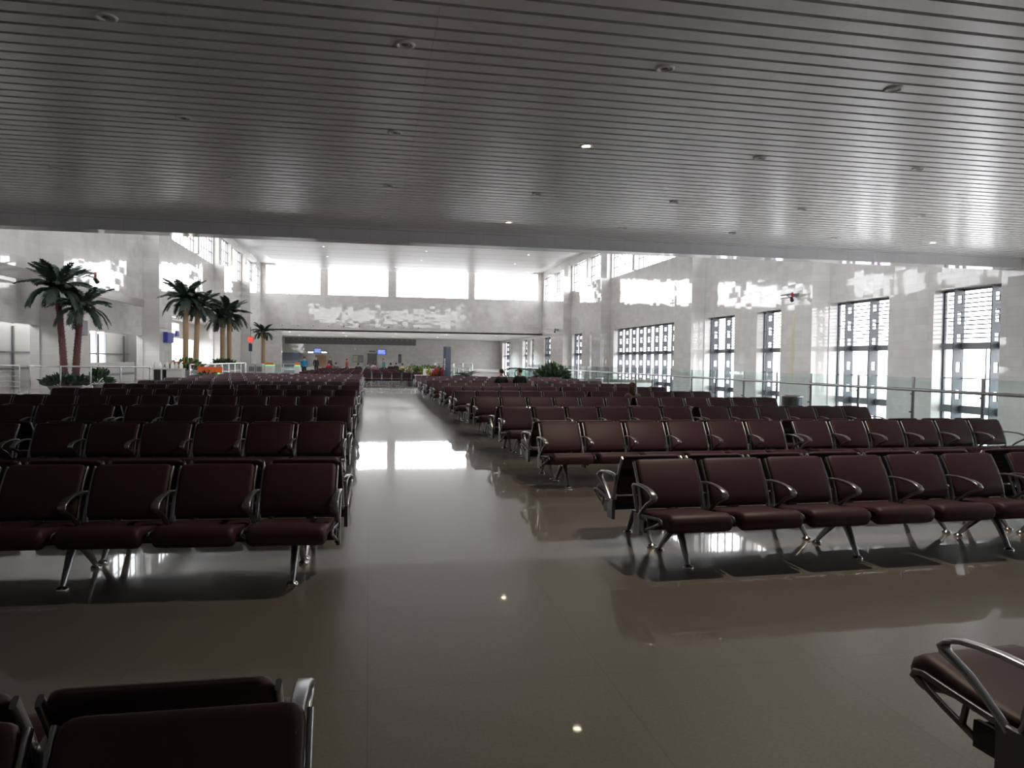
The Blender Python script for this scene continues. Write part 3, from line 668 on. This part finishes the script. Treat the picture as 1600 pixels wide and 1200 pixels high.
for i, (x, l, c) in enumerate(((3.42, 'white box with yellow flowers on the pale table', 'paper'), (3.82, 'plain white box next to the poinsettia', 'ltgrey'))):
    m = MB(); m.box(-.15, .15, -.12, .12, 0, .36, M[c]); m.box(-.16, .16, -.13, .13, .34, .37, M[c]); tag(m.build('box', None, (x, 46.2, .66)), l, 'box')
m = MB(); leaves(m, (0, 0, 0), .12, .3, 70, .16, [M['yellow'], M['yellow'], M['leafy']], 88); tag(m.build('flower_bunch', None, (3.6, 45.98, .68)), 'bunch of yellow flowers between the white boxes', 'flowers')
r = tag(empty('table', (3.4, 46.2, 0)), 'pale table at the end of the window side rows', 'table'); m = MB(); m.box(-.7, .7, -.3, .3, .62, .66, M['paper']); m.build('table_top', r)
for sx in (-.62, .62):
    for sy in (-.24, .24): m = MB(); m.box(sx - .03, sx + .03, sy - .03, sy + .03, 0, .62, M['ltgrey']); m.build('leg', r)
r = tag(empty('pole_sign', (2.62, 66, 0)), 'slim grey sign on a pole behind the far crowd', 'sign'); m = MB(); m.tube([(0, 0, 0), (0, 0, 1.9)], .04, M['frame2'], 8); m.lathe([(.2, 0), (.2, .03)], M['frame2'], 14); m.build('pole', r); m = MB(); m.box(-.13, .13, -.03, .03, 1.25, 2.05, M['blue']); m.build('sign_face', r)
# ------------------------------------------------------------------ things on the walls
def signbox(name, x, y, z, sx, sy, sz, face, label, cat, side, frame='dark', lines=0, group=None):
    """flat wall box; side: direction its face looks (+x or -y)"""
    r = tag(empty(name, (x, y, z)), label, cat, group); m = MB(); m.box(-sx / 2, sx / 2, -sy / 2, sy / 2, -sz / 2, sz / 2, M[frame]); m.build('housing', r)
    m = MB(); e = .9
    if side == 'x': m.box(sx / 2, sx / 2 + .01, -sy / 2 * e, sy / 2 * e, -sz / 2 * e, sz / 2 * e, M[face])
    else: m.box(-sx / 2 * e, sx / 2 * e, -sy / 2 - .01, -sy / 2, -sz / 2 * e, sz / 2 * e, M[face])
    m.build('face', r)
    if lines:
        m = MB()
        for k in range(lines):
            z = sz * .32 - sz * .7 * k / lines
            if side == 'x': m.box(sx / 2 + .01, sx / 2 + .014, -sy * .36, sy * (.34 - .1 * (k % 2)), z - sz * .03, z + sz * .03, M['screenline'])
            else: m.box(-sx * .36, sx * (.34 - .1 * (k % 2)), -sy / 2 - .014, -sy / 2 - .01, z - sz * .03, z + sz * .03, M['screenline'])
        m.build('text_lines', r)
    return r
signbox('wall_sign', -14.2, 57.2, 2.95, .28, 1.7, .75, 'bluesign', 'blue box sign on the second pier beside the tan palms', 'sign', 'x', 'bluesign')
signbox('wall_display', -14.28, 41.05, 3.0, .12, 1.2, .75, 'dull', 'dark framed display board on the pier behind the rough trunked palms', 'display', 'x')
signbox('exit_display', -16.2, 68, 3.55, .1, .9, .5, 'bluesign', 'small blue hanging sign behind the tan palms', 'sign', 'x', 'bluesign')
r = signbox('red_display', -12.15, 81, 3.45, .55, .15, .55, 'redled', 'glowing red display on a pole beside the lone distant palm', 'display', 'y', 'dark')
m = MB(); m.tube([(0, .15, -3.45), (0, .15, 1.3)], .05, M['frame2'], 8); m.box(-.25, .25, .1, .2, -3.45, -3.4, M['frame2']); m.build('pole', r)
m = MB(); m.box(-.17, .17, -.04, .06, -1.2, -.4, M['blue']); m.build('banner', r)
signbox('television', 2.35, 149.88, 3.0, 1.75, .2, 1.0, 'screen', 'bright blue television screen on the lobby back wall', 'television', 'y', 'dark', 3)
signbox('information_screen', -9.95, 149.88, 3.05, 1.5, .2, 1.0, 'screen2', 'blue information screen between two white lit texts', 'screen', 'y', 'blue', 3)
for i, (x, l) in enumerate(((-11.25, 'white lit text bar on the palm side of the information screen'), (-8.7, 'white lit text bar on the window side of the information screen'))):
    r = tag(empty('lit_text', (x, 149.88, 2.82)), l, 'lit sign', 'lit text bars by the information screen'); m = MB(); m.box(-.55, .55, 0, .1, -.2, .2, M['frame2']); m.build('housing', r); m = MB(); q = random.Random(i)
    for k in range(5): x0 = -.52 + k * .21; m.box(x0, x0 + .16, -.02, 0, -.14 - q.uniform(0, .06), .02 + q.uniform(0, .1), M['led'])
    m.build('lettering', r)
r = tag(empty('lit_shop_sign', (-15.2, 148, 2.2)), 'white lit shop sign in the dark corner of the lobby', 'lit sign'); m = MB(); m.box(-.8, .8, 0, .2, -.3, .3, M['dark']); m.build('housing', r); m = MB(); m.box(-.75, .75, -.02, 0, -.22, .22, M['led']); m.build('face', r)
r = tag(empty('kiosk', (-14.3, 140, 0)), 'dark kiosk under the white lit shop sign', 'kiosk'); m = MB(); m.box(-2, 1.8, -1, 1, 0, 1.1, M['dark']); m.build('counter', r); m = MB(); m.box(-2, 1.8, .6, 1, 1.1, 2.6, M['navy']); m.build('back_shelf', r)
r = tag(empty('wall_clock', (-2.76, 148.75, 3.56)), 'round pale wall clock on the lobby back wall', 'clock'); m = MB(); m.tube([(0, .25, 0), (0, 0, 0)], .32, M['frame2'], 24); m.build('rim', r); m = MB(); m.tube([(0, 0, 0), (0, -.02, 0)], .28, M['paper'], 24); m.build('dial', r)
m = MB(); m.box(-.02, .02, -.04, -.02, 0, .2, M['dark']); m.box(0, .15, -.04, -.02, -.02, .02, M['dark']); m.build('hands', r)
r = tag(empty('door_1', (.52, 149.9, 0)), 'grey double door in the lobby back wall', 'door', None, 'structure'); m = MB(); m.box(-.95, .95, -.1, 0, 0, 2.75, M['frame2']); m.build('door_frame', r)
for s in (-1, 1):
    m = MB(); m.box(min(.02 * s, .85 * s), max(.02 * s, .85 * s), -.16, -.1, 0, 2.6, M['doorgrey']); d = m.build('door_leaf', r)
signbox('door_sign', .52, 149.92, 3.1, 1.3, .15, .35, 'dull', 'small grey sign above the lobby door', 'sign', 'y', 'frame2')
for i, x in enumerate((-2.75, -1.7)): signbox('notice_board', x, 149.93, 1.6, .95, .12, 1.4, 'board' if i == 0 else 'dull', ('yellowish' if i == 0 else 'bluish grey') + ' framed notice board on the lobby back wall', 'notice board', 'y', 'dark')
r = tag(empty('louvre_band', (-3.5, 149.7, 5.0)), 'long dark grey louvre band high on the lobby back wall', 'louvre'); m = MB(); m.box(-12.6, 12.6, -.15, .15, -.62, .58, M['doorgrey']); m.build('panel', r)
for k in range(24): m = MB(); m.lathe([(.16, 0), (.1, .1)], M['ltgrey'], 10, (-12 + k * 1.04, -.3, .28)); m.build('spot', r)
r = tag(empty('timber_panel', (-9.2, 147, 0)), 'tan timber panel below the information screen', 'panel'); m = MB(); m.box(-1, 1, -.1, .1, 0, 2.3, M['wood']); m.build('board', r)
def bracket_lamp(x, y, z, label, sc=1, rz=PI, head='redcloth'):
    r = tag(empty('wall_bracket', (x, y, z), rz), label, 'bracket'); r.scale = (sc, sc, sc)
    m = MB(); m.box(0, .05, -.3, .3, -.1, .1, M['frame2'])
    for yy in (-.25, .25): m.tube([(.02, yy, .02), (.55, yy, .02)], .035, M['frame2'], 6); m.tube([(.02, yy, -.2), (.55, yy, .02)], .025, M['frame2'], 6)
    m.tube([(.55, -.7, .02), (.55, .5, .02)], .045, M['frame2'], 6); m.tube([(.55, -.7, -.18), (.55, .5, -.18)], .035, M['frame2'], 6)
    m.build('arm', r)
    m = MB(); m.tube([(.55, .5, .1), (.55, .5, -.28)], .06, M[head], 8); m.build('collar', r)
    m = MB(); m.tube([(.55, .42, -.22), (.62, .62, -.4)], [.09, .11], M['dark'], 10); m.build('camera_head', r)
bracket_lamp(25.1, 40.7, 5.75, 'red and black camera on a steel bracket, yellow stained pier'); bracket_lamp(25.1, 98, 5.9, 'dark camera bracket on the pier nearest the end wall', 1, PI, 'dark')
bracket_lamp(-14.35, 41, 5.75, 'dark steel bracket frame on the pier above the rough trunked palms', 1., 0, 'redcloth')
bracket_lamp(-14.35, 98, 4.9, 'small camera bracket above the red display', 1, 0, 'dark')
m = MB(); q = random.Random(4); zz = .2
for k in range(16):
    wv = q.uniform(.12, .26); m.box(25.092, 25.1, 40.9 - wv, 40.9 + wv * .8, zz, zz + .28, M['stain']); zz += .28
structure(m, 'trim_6', 'faint ochre stain running down a pier above the litter bin', 'stain')
# lobby lamps
LL = [(-12, 118), (-4, 118), (4, 118), (12, 118), (20, 118), (-12, 134), (-4, 134), (4, 134), (12, 134), (20, 134)]
for i, (x, y) in enumerate(LL):
    m = MB(); m.lathe([(.13, .0), (.12, -.03), (.02, -.035)], M['led'], 14); tag(m.build('lobby_light', None, (x, y, 5.6)), 'small bright lamp in the lobby ceiling, %s counted row by row' % ORD[i], 'ceiling light', 'lamps in the lobby ceiling')
    ld = bpy.data.lights.new('lobby_lamp', 'SPOT'); ld.energy = 560; ld.color = (.84, .93, 1); ld.spot_size = math.radians(150); ld.spot_blend = .5; ld.shadow_soft_size = .12
    lo = bpy.data.objects.new('lobby_lamp', ld); COL.objects.link(lo); lo.location = (x, y, 5.5)

# ------------------------------------------------------------------ people
def skinned(name, mat, V, E, parent, root=0, sub=2, loc=(0, 0, 0)):
    """V: [(x,y,z,r)]"""
    me = bpy.data.meshes.new(name); me.from_pydata([v[:3] for v in V], E, []); me.materials.append(mat)
    o = put(name, me, parent, loc); o.modifiers.new('Skin', 'SKIN'); s = o.modifiers.new('Smooth', 'SUBSURF'); s.levels = sub; s.render_levels = sub
    for i, v in enumerate(V):
        d = me.skin_vertices[0].data[i]; rr = v[3]; d.radius = rr if isinstance(rr, tuple) else (rr, rr); d.use_root = i == root
    o.modifiers['Skin'].use_smooth_shade = True
    return o
def person(x, y, rz, pose, top, legs, hairm, label, z=0, longhair=False, turn=0, scale=1., fingers=True, arms='down', group=None):
    """standing 1.72 m or seated figure facing -y locally; z = ground height"""
    hipz = .93 if pose == 'stand' else .5; V = []; E = []
    def v(x, y, z, r): V.append((x, y, z, r)); return len(V) - 1
    def e(*c):
        for a, b in zip(c[:-1], c[1:]): E.append((a, b))
    H = hipz
    pel = v(0, 0, H, (.15, .115)); wa = v(0, .01, H + .16, (.135, .1)); ch = v(0, .015, H + .34, (.16, .115)); nb = v(0, .015, H + .49, (.085, .075)); nk = v(0, 0, H + .56, .052); 
    hd = Vector((sin(turn) * .02, -.015 * cos(turn), 0)); j = v(hd.x, hd.y - .005, H + .63, (.066, .078)); hc = v(hd.x, hd.y, H + .71, (.076, .094)); ht = v(hd.x, hd.y + .005, H + .775, (.058, .07))
    e(pel, wa, ch, nb, nk, j, hc, ht); topv, legv = [pel, wa, ch, nb], [pel]; hands = []; Lg = []; Ar = []
    for s in (-1, 1):
        sh = v(.185 * s, .02, H + .455, .058)
        if arms == 'down': el = v(.235 * s, .03, H + .17, .043); wr = v(.235 * s, -.04, H - .07, .029); pm = v(.232 * s, -.06, H - .15, (.022, .036))
        else: el = v(.23 * s, -.06, H + .2, .043); wr = v(.12 * s, -.27, H + .13, .029); pm = v(.08 * s, -.34, H + .12, (.022, .034))
        E.append((nb, sh)); e(sh, el, wr, pm); Ar.append((sh, el, wr))
        if fingers:
            b = Vector(V[pm][:3]); d = (b - Vector(V[wr][:3])).normalized(); side = Vector((0, 1, 0)) if arms == 'down' else Vector((1, 0, 0))
            for k, ln in enumerate((.075, .085, .08, .062)):
                o = side * (.024 - .016 * k); f1 = v(*(b + o + d * .045), .009); f2 = v(*(b + o + d * (.045 + ln * .5) + Vector((-s * .006, 0, 0))), .0085); f3 = v(*(b + o + d * (.045 + ln) + Vector((-s * .016, 0, 0))), .0075); e(pm, f1, f2, f3)
            t1 = v(*(b - side * .035 * (-1) + d * .0), .0105); t2 = v(*(b + side * .05 + d * .035), .009); e(pm, t1, t2)
        if pose == 'stand':
            hp = v(.09 * s, 0, H - .06, .088); kn = v(.1 * s, -.01 - .1 * (s > 0), H - .46, .058); an = v(.1 * s, .05 - .06 * (s > 0), .085, .038); to = v(.11 * s, -.1 - .05 * (s > 0), .035, .034)
        else:
            hp = v(.1 * s, -.06, H - .02, .085); kn = v(.12 * s, -.45, H + .0, .06); an = v(.12 * s, -.48, .09, .04); to = v(.125 * s, -.62, .04, .035)
        E.append((pel, hp)); e(hp, kn, an, to); Lg.append((hp, kn, an, to))
    body = skinned('person', M['skin'], V, E, None); body.location = (x, y, z); body.rotation_euler = (0, 0, rz); body.scale = (scale,) * 3
    tag(body, label, 'person', group)
    grow = lambda i, k: (*V[i][:3], tuple(c + k for c in V[i][3]) if isinstance(V[i][3], tuple) else V[i][3] + k)
    # jacket: torso and sleeves
    tv = [grow(i, .022) for i in (pel, wa, ch, nb)]; te = [(0, 1), (1, 2), (2, 3)]
    tv[0] = (0, 0, H - .02, (.165, .128))
    for a in Ar:
        b = len(tv); w_ = Vector(V[a[2]][:3]).lerp(Vector(V[a[1]][:3]), .12); tv += [grow(a[0], .02), grow(a[1], .018), (*w_, .043)]; te += [(3, b), (b, b + 1), (b + 1, b + 2)]
    skinned('jacket', M[top], tv, te, body, 1)
    lv = [(0, 0, H - .01, (.155, .12))]; le = []
    for a in Lg:
        b = len(lv); lv += [grow(a[0], .014), grow(a[1], .018), grow(a[2], .022)]; le += [(0, b), (b, b + 1), (b + 1, b + 2)]
    skinned('trousers', M[legs], lv, le, body, 0)
    for a in Lg:
        an, to = V[a[2]], V[a[3]]; skinned('shoe', M['shoe'], [(an[0], an[1] + .03, .045, .045), (an[0], an[1] - .06, .042, .044), (to[0], to[1], .038, .038)], [(0, 1), (1, 2)], body, 0, 1)
    R = Matrix.Translation((hd.x, hd.y, H + .71)) @ Matrix.Rotation(turn, 4, 'Z')
    m = MB()
    for s in (-1, 1): m.ball((.032 * s, -.086, .02), .011, M['eye'], 6, R); m.ball((.082 * s, 0, -.005), (.012, .02, .032), M['skin'], 6, R)
    m.tube([(0, -.09, .02), (0, -.112, -.018), (0, -.092, -.026)], [.008, .016, .008], M['skin'], 6, True, R); m.ball((0, -.082, -.052), (.024, .012, .008), M['lip'], 6, R); m.build('face', body)
    m = MB(); rings = []
    n = 14
    for i in range(8):
        a = i / 7 * 1.75; ring = []
        for k in range(n):
            t = 2 * PI * k / n; fy = sin(t); lim = 1.22 if fy > .2 else 1 if fy > -.3 else .55
            aa = a * lim; drop = 0
            if longhair and i > 4 and fy > -.35: drop = (i - 4) * .1
            ring.append((.092 * sin(aa) * cos(t) * (1.35 if longhair else 1), .005 + .108 * sin(aa) * fy + (.03 if drop else 0), .11 * cos(aa) - drop + .012))
        rings.append(ring)
    m.loft(rings, M[hairm], True, True, R); m.build('hair', body)
    return body
# seated: seats are .42 high, hips at .5
def seated(x, y, rz, top, hairm, label, **k): return person(x, y, rz, 'sit', top, 'black', hairm, label, k.pop('z', -.02), fingers=k.pop('fingers', True), arms='lap', **k)
seated(6.12, 16.72, PI, 'beige', 'brownhair', 'person with long brown hair seated among the window side rows, back turned', longhair=True, scale=.86)
seated(4.73, 26.65, PI, 'navy', 'hair', 'person in dark top seated in the window side rows, palm side one of two', turn=.6)
seated(5.42, 26.65, PI, 'black', 'hair', 'person in black jacket with short hair seated beside another in the window side rows', turn=.9, scale=1.03)
person(-5.0, 60, PI, 'stand', 'cyan', 'black', 'hair', 'person in bright blue jacket standing by the ticket gates, back turned')
person(-4.92, 72, .4, 'stand', 'navy', 'black', 'hair', 'person in dark clothes standing just past the blue jacketed person')
person(-3.63, 72, .9, 'stand', 'navy', 'black', 'hair', 'person in dark jacket standing alone above the far benches, face turned sideways')
person(-1.9, 65.3, 1.6, 'stand', 'redcloth', 'black', 'hair', 'person in red jacket among the far benches', scale=.92)
person(1.2, 65.4, -1.2, 'stand', 'teal', 'black', 'hair', 'person in teal shirt at the far benches below the blue television', scale=.95)
crowd = [(-2.7, 62.5, 'grey', 'person in grey seated at the far benches near the red jacketed person'), (-.85, 58.5, 'navy', 'person in dark clothes seated far off, one seat in from the aisle end'), (-.1, 62.5, 'grey', 'person in grey seated in the far benches below the grey door'),
         (.45, 58.5, 'mauve', 'person in mauve seated far off in front of the teal shirted person'), (.35, 67, 'whitecloth', 'person in white shirt seated below the lobby door'), (1.75, 62.5, 'black', 'person in black seated past the teal shirted person'),
         (2.35, 67, 'black', 'person in black seated below the slim pole sign'), (2.55, 58.5, 'yellowcloth', 'person in yellow shirt seated by the planter shrubs'), (-3.5, 67, 'redcloth', 'person in red seated on the far palm side bench')]
for i, (x, y, c, l) in enumerate(crowd): seated(x, y + .42, PI, c, 'hair', l, fingers=i < 4, group='people seated on the far benches', turn=(-.5, .2, .6)[i % 3])

# ------------------------------------------------------------------ sky, daylight portals, camera
wd = bpy.data.worlds.new('overcast sky'); S.world = wd; wd.use_nodes = True
bg = wd.node_tree.nodes['Background']; bg.inputs[0].default_value = (.97, .975, 1, 1); bg.inputs[1].default_value = 1.0
def portal(loc, rot, sx, sy):
    d = bpy.data.lights.new('daylight_portal', 'AREA'); d.shape = 'RECTANGLE'; d.size = sx; d.size_y = sy; d.cycles.is_portal = True
    o = bpy.data.objects.new('daylight_portal', d); COL.objects.link(o); o.location = loc; o.rotation_euler = rot
H2 = PI / 2
portal((5.3, YF + .9, 12.9), (-H2, 0, 0), 41, 4.4)
portal((5.3, 24.9, 12.9), (H2, 0, 0), 41, 4.4)
portal((XR + .8, 68.8, 12.5), (0, H2, 0), 3.6, 86)
portal((XL - .5, 68.8, 12.5), (0, -H2, 0), 3.6, 86)
portal((XR + .8, 52, .3), (0, H2, 0), 10, 120)
portal((XR + .8, 135, .3), (0, H2, 0), 10, 26)
portal((-17.5, 74, 2.4), (0, -H2, 0), 5, 10)
portal((-17.5, 51.6, 2), (0, -H2, 0), 3, 3)
portal((-17.5, 40, 4.1), (0, -H2, 0), 1.4, 33)

F, YA, PT, RO = 1160.5, .1899, .0313, .0125
def ray(a, b):
    c, s = cos(RO), sin(RO); a, b = c * a + s * b, -s * a + c * b
    d = cos(PT) - b * sin(PT); z = -sin(PT) - b * cos(PT)
    return Vector((a * cos(YA) + d * sin(YA), d * cos(YA) - a * sin(YA), z))
f = ray(0, 0); rt = ray(1, 0) - f; up = f - ray(0, 1)
cam = bpy.data.cameras.new('camera'); co = bpy.data.objects.new('camera', cam); COL.objects.link(co)
cam.sensor_width = 36; cam.sensor_fit = 'HORIZONTAL'; cam.lens = F / 1600 * 36; cam.clip_end = 600; cam.clip_start = .05
mw = Matrix((rt.normalized(), up.normalized(), -f.normalized())).transposed().to_4x4(); mw.translation = (0, 0, 1.6); co.matrix_world = mw
S.camera = co
S.view_settings.view_transform = 'Standard'; S.view_settings.look = 'None'; S.view_settings.gamma = 1; S.view_settings.use_curve_mapping = False
S.view_settings.exposure = 3.3
S.cycles.use_denoising = True; S.cycles.max_bounces = 10; S.cycles.diffuse_bounces = 6; S.cycles.glossy_bounces = 4; S.cycles.transparent_max_bounces = 16
S.cycles.caustics_reflective = False; S.cycles.caustics_refractive = False
